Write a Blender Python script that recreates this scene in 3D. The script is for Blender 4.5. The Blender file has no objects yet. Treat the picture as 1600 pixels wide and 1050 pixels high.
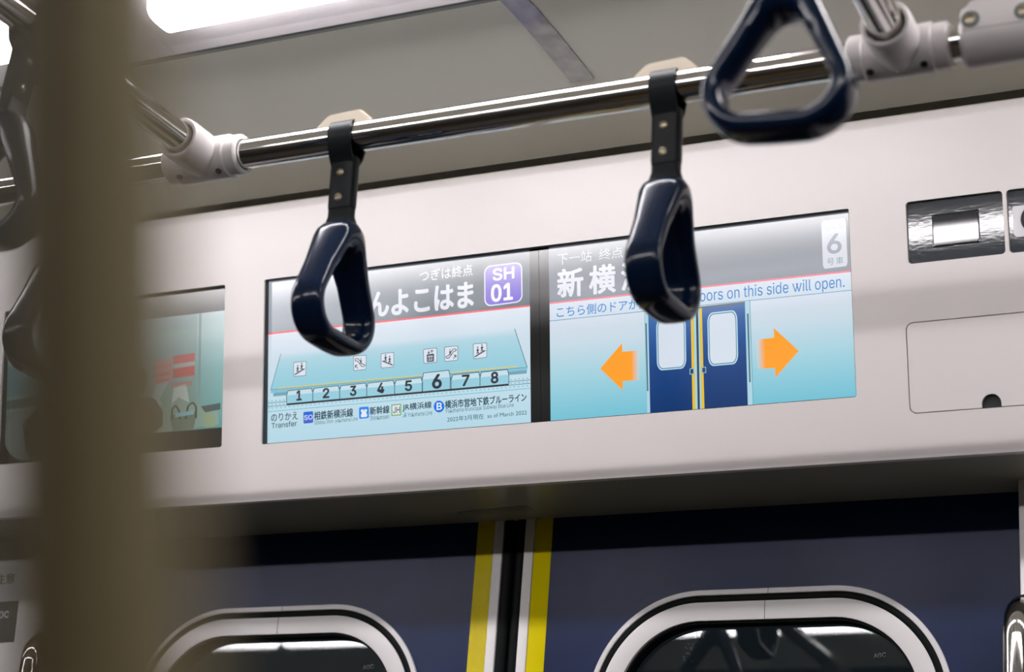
import bpy, bmesh, math, random
from mathutils import Vector, Matrix
from mathutils.geometry import tessellate_polygon

random.seed(4)
C = bpy.context.scene.collection
SC = bpy.context.scene
Z0 = 1.165                      # eye height above the car floor; all coordinates below are relative to the eye

# ------------------------------------------------------------------ camera, world, exposure
YAW, PIT, ROL, TILT = (math.radians(a) for a in (26.8135, 20.8441, 4.4212, 10.497))
FPX = 3032.5
FW = Vector((-math.sin(YAW)*math.cos(PIT), math.cos(YAW)*math.cos(PIT), math.sin(PIT)))
_r = Vector((math.cos(YAW), math.sin(YAW), 0)); _u = _r.cross(FW)
RT = _r*math.cos(ROL)+_u*math.sin(ROL); UP = -_r*math.sin(ROL)+_u*math.cos(ROL)
cd = bpy.data.cameras.new('camera'); cam = bpy.data.objects.new('camera', cd); C.objects.link(cam)
M3 = Matrix((RT, UP, -FW)).transposed()
cam.matrix_world = Matrix.Translation((0, 0, Z0)) @ M3.to_4x4()
cd.sensor_fit = 'HORIZONTAL'; cd.sensor_width = 36.0; cd.lens = FPX/1600*36.0
cd.clip_start = 0.02; cd.clip_end = 60
cd.dof.use_dof = True; cd.dof.focus_distance = 2.33; cd.dof.aperture_fstop = 4.7
SC.camera = cam
w = bpy.data.worlds.new('world'); SC.world = w; w.use_nodes = True
w.node_tree.nodes['Background'].inputs[0].default_value = (0.010, 0.013, 0.016, 1)
w.node_tree.nodes['Background'].inputs[1].default_value = 1.0
SC.view_settings.view_transform = 'Standard'; SC.view_settings.look = 'None'
SC.view_settings.exposure = 0.0; SC.view_settings.gamma = 1.0; SC.view_settings.use_curve_mapping = False
SC.cycles.max_bounces = 10; SC.cycles.diffuse_bounces = 5; SC.cycles.glossy_bounces = 5
SC.cycles.sample_clamp_indirect = 6.0
LAMP, LAMP_FAR = 22.5, 34.0      # emission of the two rows of ceiling tubes (door side, opposite side)

# ------------------------------------------------------------------ pixel helpers (image taken as 1600 x 1050)
def ray(u, v): return RT*((u-800)/FPX)+UP*((525-v)/FPX)+FW
def aty(u, v, y): d = ray(u, v); return d*(y/d.y)
def atz(u, v, z): d = ray(u, v); return d*(z/d.z)
NP = Vector((0, math.cos(TILT), math.sin(TILT)))          # points into the over-door panel
E1 = Vector((1, 0, 0)); E2 = Vector((0, -math.sin(TILT), math.cos(TILT)))
KP = 2.12785                                             # panel front plane: P . NP = KP
S0, S1 = .3652, .5862                                    # display openings, bottom and top along the panel
def dsp(s): return .0094+.0155*(S1-s)                    # the displays sit this deep, leaning back a little towards the bottom
def pxs(u, v, depth=0.0):                                # pixel -> (x, s) on the panel plane
    d = ray(u, v); P = d*((KP+depth)/d.dot(NP)); return (P.x, P.dot(E2))
def pxd(u, v, lift=0.0):                                 # pixel -> (x, s) on the leaning display plane
    s = .48
    for _ in range(4): x, s = pxs(u, v, dsp(s)-lift)
    return (x, s)
def PP(x, s, depth=0.0): return NP*(KP+depth)+E1*x+E2*s

# ------------------------------------------------------------------ materials
def lin(c): return tuple(((v/255)/12.92 if v/255 <= .04045 else ((v/255+.055)/1.055)**2.4) for v in c)
def mat(name, col, rough=.5, metal=0., spec=.5, coat=0., bump=0., scale=200., var=0., vscale=6., emit=None, estr=0., crough=.05, stretch=None):
    m = bpy.data.materials.new(name); m.use_nodes = True
    nt = m.node_tree; b = nt.nodes['Principled BSDF']
    b.inputs['Base Color'].default_value = (*col, 1); b.inputs['Roughness'].default_value = rough
    b.inputs['Metallic'].default_value = metal; b.inputs['Specular IOR Level'].default_value = spec
    b.inputs['Coat Weight'].default_value = coat; b.inputs['Coat Roughness'].default_value = crough
    tc = nt.nodes.new('ShaderNodeTexCoord')
    if var:
        n = nt.nodes.new('ShaderNodeTexNoise'); n.inputs['Scale'].default_value = vscale; n.inputs['Detail'].default_value = 5
        nt.links.new(tc.outputs['Object'], n.inputs['Vector'])
        r = nt.nodes.new('ShaderNodeValToRGB'); r.color_ramp.elements[0].position = .3; r.color_ramp.elements[1].position = .7
        r.color_ramp.elements[0].color = (*[c*(1-var) for c in col], 1); r.color_ramp.elements[1].color = (*[min(1, c*(1+var)) for c in col], 1)
        nt.links.new(n.outputs['Fac'], r.inputs['Fac']); nt.links.new(r.outputs['Color'], b.inputs['Base Color'])
    if bump:
        n = nt.nodes.new('ShaderNodeTexNoise'); n.inputs['Scale'].default_value = scale; n.inputs['Detail'].default_value = 4
        if stretch:
            mp = nt.nodes.new('ShaderNodeMapping'); mp.inputs['Scale'].default_value = stretch
            nt.links.new(tc.outputs['Object'], mp.inputs['Vector']); nt.links.new(mp.outputs['Vector'], n.inputs['Vector'])
        else: nt.links.new(tc.outputs['Object'], n.inputs['Vector'])
        bp = nt.nodes.new('ShaderNodeBump'); bp.inputs['Strength'].default_value = bump; bp.inputs['Distance'].default_value = .001
        nt.links.new(n.outputs['Fac'], bp.inputs['Height']); nt.links.new(bp.outputs['Normal'], b.inputs['Normal'])
    if emit:
        b.inputs['Emission Color'].default_value = (*emit, 1); b.inputs['Emission Strength'].default_value = estr
    return m

M = {}
M['panel'] = mat('panel_paint', (.75, .705, .690), .32, var=.012, vscale=3)
M['pillar'] = mat('pillar_paint', (.90, .86, .865), .35)
M['ceiling'] = mat('ceiling_plate', (.90, .875, .76), .42, bump=.15, scale=900, var=.02)
M['opp'] = mat('opposite_wall_paint', (.08, .078, .066), .5, var=.03)
M['oppd'] = mat('opposite_door_film', (.035, .034, .032), .35, var=.1)
M['dado'] = mat('wood_dado', (.06, .03, .01), .5, var=.2, vscale=8)
M['floor'] = mat('floor_vinyl', (.012, .010, .006), .6, bump=.2, scale=300, var=.15, vscale=20)
M['seam'] = mat('seam_film', (.33, .33, .32), .16, metal=.5, bump=.25, scale=60, var=.25, vscale=40)
M['trim'] = mat('fixture_trim', (.15, .165, .16), .4)
M['refl'] = mat('fixture_reflector', (.50, .47, .485), .45)
M['tube'] = mat('lamp_cover', (.9, .9, .9), .4, emit=(1., .965, .985), estr=LAMP)
M['tubef'] = mat('lamp_cover_opposite', (.9, .9, .9), .4, emit=(1., .965, .985), estr=LAMP_FAR)
M['steel'] = mat('polished_steel', (.74, .72, .69), .07, metal=1.)
M['steelb'] = mat('satin_steel', (.62, .60, .56), .2, metal=1., bump=.1, scale=400, stretch=(1, 1, .05))
M['fit'] = mat('joint_plastic', (.70, .66, .655), .35, bump=.05, scale=300)
M['cream'] = mat('saddle_plastic', (.86, .76, .62), .4)
M['strap'] = mat('strap_leather', (.004, .007, .009), .45, spec=.22, bump=.12, scale=500)
M['ring'] = mat('ring_plastic', (.003, .011, .034), .15, coat=.0, spec=.32, bump=.02, scale=120)
M['screw'] = mat('screw_metal', (.34, .29, .21), .32, metal=1.)
M['navy'] = mat('door_film', (.0065, .019, .078), .27, spec=.20, bump=.12, scale=700, var=.15, vscale=9)
M['yellow'] = mat('yellow_film', (.80, .66, .002), .14, spec=.45, bump=1.0, scale=1100)
M['yellowm'] = mat('yellow_film_smooth', (.80, .66, .002), .30, spec=.03)
M['alu'] = mat('door_edge_paint', (.92, .885, .885), .35)
M['rubber'] = mat('door_rubber', (.0015, .003, .0035), .55, spec=.15, bump=.1, scale=300)
M['wring'] = mat('window_frame_paint', (.92, .885, .89), .38)
M['black'] = mat('black_bezel', (.004, .006, .006), .5)
M['bezel'] = mat('gloss_bezel', (.002, .004, .004), .14); M['bezel'].node_tree.nodes['Principled BSDF'].inputs['IOR'].default_value = 2.05
M['equip'] = mat('wrinkled_film', (.028, .034, .042), .05, spec=.6, bump=.022, scale=300, stretch=(.35, 1, 1))
M['equip2'] = mat('reader_glass', (.012, .014, .016), .03, spec=.7)
M['signw'] = mat('sign_white', (.78, .78, .80), .4)
M['signd'] = mat('sign_dark', (.03, .034, .04), .4)
M['hole'] = mat('dark_slot', (.004, .007, .007), .6)
M['under'] = mat('underside_shade_paint', (.36, .355, .285), .24, spec=.5)  # darker than the panel: the shade below it is put into this colour
M['pole'] = mat('near_pole_steel', (.205, .163, .075), .6, metal=.05, spec=.2)
def glass_mat():
    m = bpy.data.materials.new('door_glass'); m.use_nodes = True
    b = m.node_tree.nodes['Principled BSDF']
    b.inputs['Base Color'].default_value = (.55, .62, .62, 1); b.inputs['Roughness'].default_value = .015
    b.inputs['Transmission Weight'].default_value = 1; b.inputs['IOR'].default_value = 1.5
    return m
M['glass'] = glass_mat()
def screen_mat():                                        # lit picture under a satin cover
    m = bpy.data.materials.new('lit_screen'); m.use_nodes = True
    nt = m.node_tree; b = nt.nodes['Principled BSDF']
    a = nt.nodes.new('ShaderNodeVertexColor'); a.layer_name = 'Col'
    b.inputs['Base Color'].default_value = (.004, .005, .006, 1); b.inputs['Roughness'].default_value = .14
    b.inputs['Specular IOR Level'].default_value = .5; b.inputs['IOR'].default_value = 2.05
    nt.links.new(a.outputs['Color'], b.inputs['Emission Color']); b.inputs['Emission Strength'].default_value = 1.0
    return m
M['screen'] = screen_mat()

# ------------------------------------------------------------------ object helpers
def origin(o):
    return o['_org'] if o is not None and '_org' in o else (0, 0, 0)
ORG = {}
def setprops(o, label=None, cat=None, group=None, kind=None):
    if label: o['label'] = label
    if cat: o['category'] = cat
    if group: o['group'] = group
    if kind: o['kind'] = kind
    return o
def thing(name, loc, label, cat, group=None):
    o = bpy.data.objects.new(name, None); C.objects.link(o); o.empty_display_size = .05
    o.location = (loc[0], loc[1], loc[2]+Z0); ORG[o.name] = Vector(loc)
    return setprops(o, label, cat, group)
def obj(name, bm, m, parent=None, smooth=True, org=None):
    """bmesh in eye coordinates -> one mesh object (local to its thing)."""
    if parent is not None: off = ORG[parent.name]
    elif org is not None: off = Vector(org)
    else:
        n = len(bm.verts); off = Vector((0, 0, 0))
        for v in bm.verts: off += v.co
        off /= max(1, n); off.z = min(v.co.z for v in bm.verts)
    for v in bm.verts: v.co -= off
    me = bpy.data.meshes.new(name)
    bmesh.ops.recalc_face_normals(bm, faces=bm.faces) if 'Col' not in bm.loops.layers.float_color else None
    bm.to_mesh(me); bm.free()
    for mm in (m if isinstance(m, (list, tuple)) else [m]): me.materials.append(mm)
    if smooth:
        me.shade_smooth()
        try: me.set_sharp_from_angle(angle=math.radians(38))
        except Exception: pass
    o = bpy.data.objects.new(name, me); C.objects.link(o)
    if parent is not None:
        o.parent = parent; ORG[o.name] = ORG[parent.name]
    else:
        o.location = (off.x, off.y, off.z+Z0); ORG[o.name] = off
    return o
def prism(bm, prof, x0, x1, axis='x', mi=0):
    """closed profile of (a, b) swept along one axis; axis x: (y, z)"""
    def mk(p, t):
        if axis == 'x': return Vector((t, p[0], p[1]))
        if axis == 'y': return Vector((p[0], t, p[1]))
        return Vector((p[0], p[1], t))
    A = [bm.verts.new(mk(p, x0)) for p in prof]; B = [bm.verts.new(mk(p, x1)) for p in prof]
    n = len(prof)
    fs = [bm.faces.new((A[i], A[(i+1) % n], B[(i+1) % n], B[i])) for i in range(n)]
    fs.append(bm.faces.new(A[::-1])); fs.append(bm.faces.new(B))
    for f in fs: f.material_index = mi
    return A+B
def box(bm, x0, x1, y0, y1, z0, z1, bev=0.):
    b2 = bmesh.new(); bmesh.ops.create_cube(b2, size=1)
    for v in b2.verts:
        v.co = Vector(((x0+x1)/2+v.co.x*(x1-x0), (y0+y1)/2+v.co.y*(y1-y0), (z0+z1)/2+v.co.z*(z1-z0)))
    if bev: bmesh.ops.bevel(b2, geom=list(b2.edges), offset=bev, segments=2, affect='EDGES', profile=.5)
    merge(bm, b2)
def merge(bm, b2):
    me = bpy.data.meshes.new('tmp'); b2.to_mesh(me); b2.free(); bm.from_mesh(me); bpy.data.meshes.remove(me)
def tube(bm, pts, rad, seg=28, caps=True):
    pts = [Vector(p) for p in pts]; n = len(pts)
    rs = rad if isinstance(rad, (list, tuple)) else [rad]*n
    rings = []; up = None
    for i in range(n):
        t = (pts[min(i+1, n-1)]-pts[max(i-1, 0)]).normalized()
        if up is None:
            up = Vector((0, 0, 1)) if abs(t.z) < .9 else Vector((0, 1, 0))
        a = (up-t*up.dot(t)).normalized(); b = t.cross(a); up = a
        rings.append([bm.verts.new(pts[i]+(a*math.cos(k*2*math.pi/seg)+b*math.sin(k*2*math.pi/seg))*rs[i]) for k in range(seg)])
    for i in range(n-1):
        for k in range(seg):
            bm.faces.new((rings[i][k], rings[i][(k+1) % seg], rings[i+1][(k+1) % seg], rings[i+1][k]))
    if caps:
        bm.faces.new(rings[0][::-1]); bm.faces.new(rings[-1])
def lathe_x(bm, prof, origin_, axis, seg=32, caps=True):
    """profile (t along axis, r); closed outside surface with end caps"""
    axis = Vector(axis).normalized(); o = Vector(origin_)
    a = Vector((0, 0, 1)) if abs(axis.z) < .9 else Vector((0, 1, 0)); a = (a-axis*a.dot(axis)).normalized(); b = axis.cross(a)
    rings = [[bm.verts.new(o+axis*t+(a*math.cos(k*2*math.pi/seg)+b*math.sin(k*2*math.pi/seg))*r) for k in range(seg)] for t, r in prof]
    for i in range(len(prof)-1):
        for k in range(seg):
            bm.faces.new((rings[i][k], rings[i][(k+1) % seg], rings[i+1][(k+1) % seg], rings[i+1][k]))
    if caps: bm.faces.new(rings[0][::-1]); bm.faces.new(rings[-1])
def rrect(cx, cy, hw, hh, r, seg=12):
    out = []
    for (sx, sy, a0) in ((1, 1, 0), (-1, 1, 90), (-1, -1, 180), (1, -1, 270)):
        for k in range(seg+1):
            a = math.radians(a0+90*k/seg)
            out.append((cx+sx*(hw-r)+r*math.cos(a), cy+sy*(hh-r)+r*math.sin(a)))
    return out
def rtri(bx, by, top, rb, rt_, n=14):
    """rounded triangle outline: half base bx at height by, apex at top; radii rb (base), rt_ (apex); counter-clockwise from right"""
    V = [Vector((bx, by)), Vector((0, top)), Vector((-bx, by))]; R = [rb, rt_, rb]; out = []
    for i in range(3):
        p, a, b = V[i], V[i-1], V[(i+1) % 3]
        d1 = (a-p).normalized(); d2 = (b-p).normalized(); half = math.acos(max(-1, min(1, d1.dot(d2))))/2
        c = p+(d1+d2).normalized()*(R[i]/math.sin(half))
        s = p+d1*(R[i]/math.tan(half)); e = p+d2*(R[i]/math.tan(half))
        a0 = math.atan2(s.y-c.y, s.x-c.x); a1 = math.atan2(e.y-c.y, e.x-c.x)
        while a1 < a0: a1 += 2*math.pi
        out += [c+Vector((math.cos(a0+(a1-a0)*k/n), math.sin(a0+(a1-a0)*k/n)))*R[i] for k in range(n+1)]
        nx = V[(i+1) % 3]; d3 = (p-nx).normalized()
        e2 = None
        # straight side up to the next fillet
        q = V[(i+1) % 3]; dd1 = (p-q).normalized(); dd2 = (V[(i+2) % 3]-q).normalized()
        hq = math.acos(max(-1, min(1, dd1.dot(dd2))))/2; s2 = q+dd1*(R[(i+1) % 3]/math.tan(hq))
        for k in range(1, 14): out.append(e.lerp(s2, k/14))
    return out
def boolean_cut(o, cutters):
    for c in cutters:
        md = o.modifiers.new('cut', 'BOOLEAN'); md.object = c; md.operation = 'DIFFERENCE'; md.solver = 'EXACT'
    dg = bpy.context.evaluated_depsgraph_get(); dg.update()
    me = bpy.data.meshes.new_from_object(o.evaluated_get(dg)); me.name = o.name
    o.modifiers.clear(); o.data = me
    me.shade_smooth()
    me.set_sharp_from_angle(angle=math.radians(30))
    for c in cutters:
        m_ = c.data; bpy.data.objects.remove(c); bpy.data.meshes.remove(m_)

# ------------------------------------------------------------------ flat picture builder (screens, stickers)
FONT_CACHE = {}
UIFONT = None
try:                                                     # Blender's own sans serif, else its built-in face
    UIFONT = bpy.data.fonts.load(bpy.utils.system_resource('DATAFILES', path='fonts')+'/Inter.woff2')
except Exception: UIFONT = None
def text_shape(body, bold=0., spacing=1.):
    key = (body, bold, spacing)
    if key in FONT_CACHE: return FONT_CACHE[key]
    cu = bpy.data.curves.new('t', 'FONT'); cu.body = body; cu.size = 1; cu.resolution_u = 4
    if UIFONT and all(ord(ch) < 0x2000 for ch in body):
        cu.font = UIFONT
        ws = [i+k for k, i in enumerate(i for i, ch in enumerate(body) if ch == 'w')]
        cu.body = body.replace('w', 'vv')                # the face's own w has crossing outlines that would leave holes
        for i in ws: cu.body_format[i].kerning = -18.0
    cu.offset = bold; cu.space_character = spacing
    o = bpy.data.objects.new('t', cu); C.objects.link(o)
    dg = bpy.context.evaluated_depsgraph_get(); dg.update()
    me = bpy.data.meshes.new_from_object(o.evaluated_get(dg))
    vs = [(v.co.x, v.co.y) for v in me.vertices]; fs = [tuple(p.vertices) for p in me.polygons]
    bpy.data.objects.remove(o); bpy.data.curves.remove(cu); bpy.data.meshes.remove(me)
    xs = [v[0] for v in vs]; ys = [v[1] for v in vs]
    x0, x1, y0, y1 = min(xs), max(xs), min(ys), max(ys)
    vs = [((x-x0)/(x1-x0), (y-y0)/(y1-y0)) for x, y in vs]
    FONT_CACHE[key] = (vs, fs); return vs, fs
class Pic:
    """flat picture: points given in pixels of the photo, laid onto the plane f(u, v, lift)"""
    def __init__(self, f): self.bm = bmesh.new(); self.f = f; self.col = self.bm.loops.layers.float_color.new('Col')
    def face(self, P, cols):
        vs = [self.bm.verts.new(p) for p in P]
        try: fc = self.bm.faces.new(vs)
        except ValueError: return
        fc.normal_update()
        if fc.normal.dot(self.nrm) < 0: fc.normal_flip()
        idx = {v: i for i, v in enumerate(vs)}
        for l in fc.loops: l[self.col] = (*cols[idx[l.vert]], 1)
    nrm = -NP
    def poly(self, pts, col, lift=1):
        P = [self.f(u, v, lift) for u, v in pts]
        cs = [lin(c) for c in col] if isinstance(col[0], (tuple, list)) else [lin(col)]*len(pts)
        if len(pts) <= 4 and isinstance(col[0], (tuple, list)): self.face(P, cs); return self
        for t in tessellate_polygon([[Vector((u, v, 0)) for u, v in pts]]):
            self.face([P[i] for i in t], [cs[i] for i in t])
        return self
    def grid(self, q, top, bot, lift=1, n=10):
        """quad TL TR BR BL with a vertical gradient; top/bot colours (or list of (pos, colour))"""
        st = top if isinstance(top, list) else [(0, top), (1, bot)]
        def at(t):
            for (a, ca), (b, cb) in zip(st, st[1:]):
                if t <= b+1e-9: k = (t-a)/(b-a); return tuple(x+(y-x)*k for x, y in zip(ca, cb))
            return st[-1][1]
        ts = sorted(set([i/n for i in range(n+1)]+[s[0] for s in st]))
        L = lambda p, r, t: (p[0]+(r[0]-p[0])*t, p[1]+(r[1]-p[1])*t)
        for a, b in zip(ts, ts[1:]):
            self.poly([L(q[0], q[3], a), L(q[1], q[2], a), L(q[1], q[2], b), L(q[0], q[3], b)], [at(a), at(a), at(b), at(b)], lift)
        return self
    def line(self, a, b, wd, col, lift=2):
        dx, dy = b[0]-a[0], b[1]-a[1]; n = math.hypot(dx, dy); ox, oy = -dy/n*wd/2, dx/n*wd/2
        return self.poly([(a[0]+ox, a[1]+oy), (b[0]+ox, b[1]+oy), (b[0]-ox, b[1]-oy), (a[0]-ox, a[1]-oy)], col, lift)
    def chain(self, pts, wd, col, lift=2):
        for a, b in zip(pts, pts[1:]): self.line(a, b, wd, col, lift)
        return self
    def dashes(self, a, b, n, duty, wd, col, lift=2):
        for i in range(n):
            t0 = i/n; t1 = t0+duty/n
            self.line((a[0]+(b[0]-a[0])*t0, a[1]+(b[1]-a[1])*t0), (a[0]+(b[0]-a[0])*t1, a[1]+(b[1]-a[1])*t1), wd, col, lift)
        return self
    def text(self, body, bl, br, tl, col, bold=0., lift=3, spacing=1.):
        vs, fs = text_shape(body, 0., spacing); c = lin(col)
        em = math.hypot(tl[0]-bl[0], tl[1]-bl[1])*bold
        for k in range(8 if bold else 1):                 # heavier strokes: the outline spread in eight directions
            du, dv_ = (em*math.cos(k*math.pi/4), em*math.sin(k*math.pi/4)) if bold else (0, 0)
            P = [self.f(bl[0]+(br[0]-bl[0])*x+(tl[0]-bl[0])*y+du, bl[1]+(br[1]-bl[1])*x+(tl[1]-bl[1])*y+dv_, lift+.05*k) for x, y in vs]
            for f in fs: self.face([P[i] for i in f], [c]*len(f))
        return self
    def disc(self, c, rx, ry, col, lift=2, n=28, a0=0, a1=360):
        return self.poly([(c[0]+rx*math.cos(math.radians(a0+(a1-a0)*k/n)), c[1]+ry*math.sin(math.radians(a0+(a1-a0)*k/n))) for k in range(n)], col, lift)
    def build(self, name, parent, m='screen', label=None):
        o = obj(name, self.bm, M[m], parent, smooth=False)
        if label: o['label'] = label
        return o
def quad_map(q):                                         # unit square (0,0 = top left) -> quad TL TR BR BL
    def g(a, b):
        t = (q[0][0]+(q[1][0]-q[0][0])*a, q[0][1]+(q[1][1]-q[0][1])*a); u = (q[3][0]+(q[2][0]-q[3][0])*a, q[3][1]+(q[2][1]-q[3][1])*a)
        return (t[0]+(u[0]-t[0])*b, t[1]+(u[1]-t[1])*b)
    return g
def rquad(q, r=.12, n=5):                                # rounded outline inside a quad
    g = quad_map(q); return [g(x, 1-y) for x, y in rrect(.5, .5, .5, .5, r, n)]
def onscreen(u, v, lift): x, s = pxd(u, v, .0001*lift); return PP(x, s, dsp(s)-.0001*lift)

# ================================================================== THE SETTING
YD = 2.216                       # door plane
XD = -1.0935                     # seam between the door leaves
YC = 0.94                        # centre line of the car
YL = 0.8835                      # centre line between the two rows of lamps
YO = 2*YC-YD                     # opposite door plane
ZF = -Z0
X0, X1 = -7.5, 3.5

def struct(name, bm, m, label=None, smooth=True):
    o = obj(name, bm, m, None, smooth); o['kind'] = 'structure'
    if label: o['label'] = label
    return o
bm = bmesh.new(); box(bm, X0, X1, YO-.1, YD+.12, ZF-.06, ZF); struct('floor', bm, M['floor'])
# ceiling: one plate profile, mirrored about the centre line
half = [(1.02, 1.150), (1.40, 1.138), (1.440, 1.128), (1.445, 1.103), (1.643, 1.1025), (1.645, 1.119), (1.70, 1.1215), (1.76, 1.1220), (1.83, 1.1205), (1.90, 1.117), (1.97, 1.111), (2.019, 1.1052), (2.0195, 1.142), (2.34, 1.142)]
prof = [(2*YL-y, z) for y, z in half[::-1]]+half
prof = prof+[(2.34, 1.25), (2*YL-2.34, 1.25)]
bm = bmesh.new(); prism(bm, prof, X0, X1); struct('ceiling', bm, M['ceiling'])
bm = bmesh.new(); box(bm, X0, X1, YO-.12, YO-.02, ZF, 1.133); struct('wall_front', bm, M['opp'])
bm = bmesh.new(); box(bm, X0, X1, YO-.02, YO-.002, -.55, .66); struct('door_1', bm, M['oppd'])
bm = bmesh.new(); box(bm, X0, X1, YO-.02, YO-.001, ZF, -.55); struct('trim_1', bm, M['dado'])
for nm, xa, xb in (('wall_left', X0-.05, X0), ('wall_right', X1, X1+.05)):
    bm = bmesh.new(); box(bm, xa, xb, YO-.1, YD+.12, ZF, 1.25); struct(nm, bm, M['opp'])
M['fyel'] = mat('yellow_floor_edge', (.75, .42, .01), .6)
for nm, ya, yb in (('trim_3', 2.06, 2.13), ('trim_4', YO+.06, YO+.13)):        # yellow strips on the floor by the doors
    bm = bmesh.new(); box(bm, XD-.66, XD+.66, ya, yb, ZF, ZF+.002); struct(nm, bm, M['fyel'])
# the pillars on both sides of the doorway and the wall above the door behind the panel
XPL, XPR = 2*XD+.4307, -.4307
for nm, xa, xb in (('wall_back', XPR, X1), ('wall_back_left', X0, XPL)):
    pin = xa+.34 if nm == 'wall_back' else xb-.34         # the pillar, then the dark window bay beyond it
    bm = bmesh.new(); box(bm, *((xa, pin) if nm == 'wall_back' else (pin, xb)), 2.1635, 2.34, ZF, .6825, .003)
    struct(nm, bm, M['pillar'])
    bm = bmesh.new(); box(bm, *((pin, xb) if nm == 'wall_back' else (xa, pin)), 2.18, 2.34, ZF, .6825)
    struct('window_1' if nm == 'wall_back' else 'window_2', bm, M['oppd'])
bm = bmesh.new(); box(bm, X0, X1, 2.25, 2.36, .700, 1.141); struct('wall_back_upper', bm, M['opp'])

# ================================================================== OVER-DOOR PANEL
XA, XB = -3.4, 1.4
def zy(s, depth=0): p = PP(0, s, depth); return (p.y, p.z)
s_bot = -2.0366*math.sin(TILT)+.688*math.cos(TILT); s_top = -1.968*math.sin(TILT)+1.058*math.cos(TILT)
prof = [zy(s_top-.004), zy(s_bot+.004), zy(s_bot), zy(s_bot-.005, .0008), zy(s_bot-.0095, .004), (2.0445, .6755), (2.0500, .6748), (2.056, .6765), (2.0575, .6790), (2.0605, .67908), (2.2225, .6835), (2.2225, .80), (2.13, .86), (2.09, 1.068), (1.992, 1.0745), (1.978, 1.0725), (1.9705, 1.067), zy(s_top)]
panel = thing('overhead_panel', (XD, 2.12, .675), 'long off-white panel above the sliding doors, holding the screens', 'panel')
bm = bmesh.new(); prism(bm, prof, XA, XB)
pbody = obj('panel_body', bm, M['panel'], panel)
def cutter(x0, x1, s0, s1, depth, r=.0015):
    bm = bmesh.new(); o2 = rrect((x0+x1)/2, (s0+s1)/2, (x1-x0)/2, (s1-s0)/2, r, 5)
    A = [bm.verts.new(PP(x, s, -.02)) for x, s in o2]; B = [bm.verts.new(PP(x, s, depth)) for x, s in o2]; n = len(o2)
    for i in range(n): bm.faces.new((A[i], A[(i+1) % n], B[(i+1) % n], B[i]))
    bm.faces.new(A[::-1]); bm.faces.new(B)
    return obj('cutter', bm, M['panel'], panel)
OPEN = {'ad': (-1.8125, -1.4397, .3660, .5860), 'pair': (-1.3777, -.5816, S0, S1)}
def box_of(pts): X = [pxs(*p) for p in pts]; return (sum(a[0] for a in X[:2])/2, sum(a[0] for a in X[2:])/2, (X[1][1]+X[3][1])/2, (X[0][1]+X[2][1])/2)
OPEN['eq1'] = box_of([(1413.3, 316.7), (1420.5, 413), (1565.3, 297), (1571.5, 396)])
ew = OPEN['eq1'][1]-OPEN['eq1'][0]; xg = pxs(1573.5, 330)[0]
OPEN['eq2'] = (xg, xg+ew, OPEN['eq1'][2], OPEN['eq1'][3])
hx0 = pxs(1416.3, 540)[0]; hs1 = pxs(1500, 496.3)[1]; hs0 = pxs(1500, 641.2)[1]
HATCH = (hx0, hx0+.30, hs0, hs1)
cuts = [cutter(*OPEN['ad'], .016, .003), cutter(*OPEN['pair'], .016, .002), cutter(*OPEN['eq1'], .009, .0045), cutter(*OPEN['eq2'], .009, .0045), cutter(*HATCH, .006, .0085)]
boolean_cut(pbody, cuts)
# hatch door fills its opening but for the gap
hd = bmesh.new(); g = .0011
o2 = rrect((HATCH[0]+HATCH[1])/2, (HATCH[2]+HATCH[3])/2, (HATCH[1]-HATCH[0])/2-g, (HATCH[3]-HATCH[2])/2-g, .0075, 8)
nx = pxs(1549.5, 635)[0]; nr = .0108
o3 = []
for (x, s) in o2: o3.append((x, s))
# finger notch cut in the bottom edge
bot = HATCH[2]+g
notch = [(nx+nr*math.cos(a), bot+.004+nr*math.sin(a)) for a in [math.pi*k/14 for k in range(15)]]
notch = [(nx+nr, bot)]+notch+[(nx-nr, bot)]
out = []; done = False
for i, (x, s) in enumerate(o2):
    out.append((x, s))
# o2 runs counter-clockwise: right top, left top, left bottom, right bottom
k_lb = 3*9
out = o2[:k_lb]+notch[::-1]+o2[k_lb:]
A = [hd.verts.new(PP(x, s, .0002)) for x, s in out]; B = [hd.verts.new(PP(x, s, .004)) for x, s in out]
for i in range(len(out)): hd.faces.new((A[i], A[(i+1) % len(out)], B[(i+1) % len(out)], B[i]))
for t in tessellate_polygon([[Vector((x, s, 0)) for x, s in out]]):
    hd.faces.new([A[i] for i in t]); hd.faces.new([B[i] for i in t])
obj('hatch_door', hd, M['panel'], panel)
bm = bmesh.new(); o2 = rrect((HATCH[0]+HATCH[1])/2, (HATCH[2]+HATCH[3])/2, (HATCH[1]-HATCH[0])/2-.0003, (HATCH[3]-HATCH[2])/2-.0003, .0083, 8)
A = [bm.verts.new(PP(x, s, .0045)) for x, s in o2]; B = [bm.verts.new(PP(x, s, .0058)) for x, s in o2]; n = len(o2)
for i in range(n): bm.faces.new((A[i], A[(i+1) % n], B[(i+1) % n], B[i]))
bm.faces.new(A[::-1]); bm.faces.new(B)
obj('hatch_recess', bm, M['hole'], panel)
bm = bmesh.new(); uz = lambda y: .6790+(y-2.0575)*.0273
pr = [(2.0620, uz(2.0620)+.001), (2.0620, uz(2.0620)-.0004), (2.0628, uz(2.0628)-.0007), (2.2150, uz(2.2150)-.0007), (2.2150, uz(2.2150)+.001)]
prism(bm, pr, XA, XB); obj('underside_shade_cover', bm, M['under'], panel, smooth=False)  # thin dark sheet that deepens the shade beneath the panel
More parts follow.
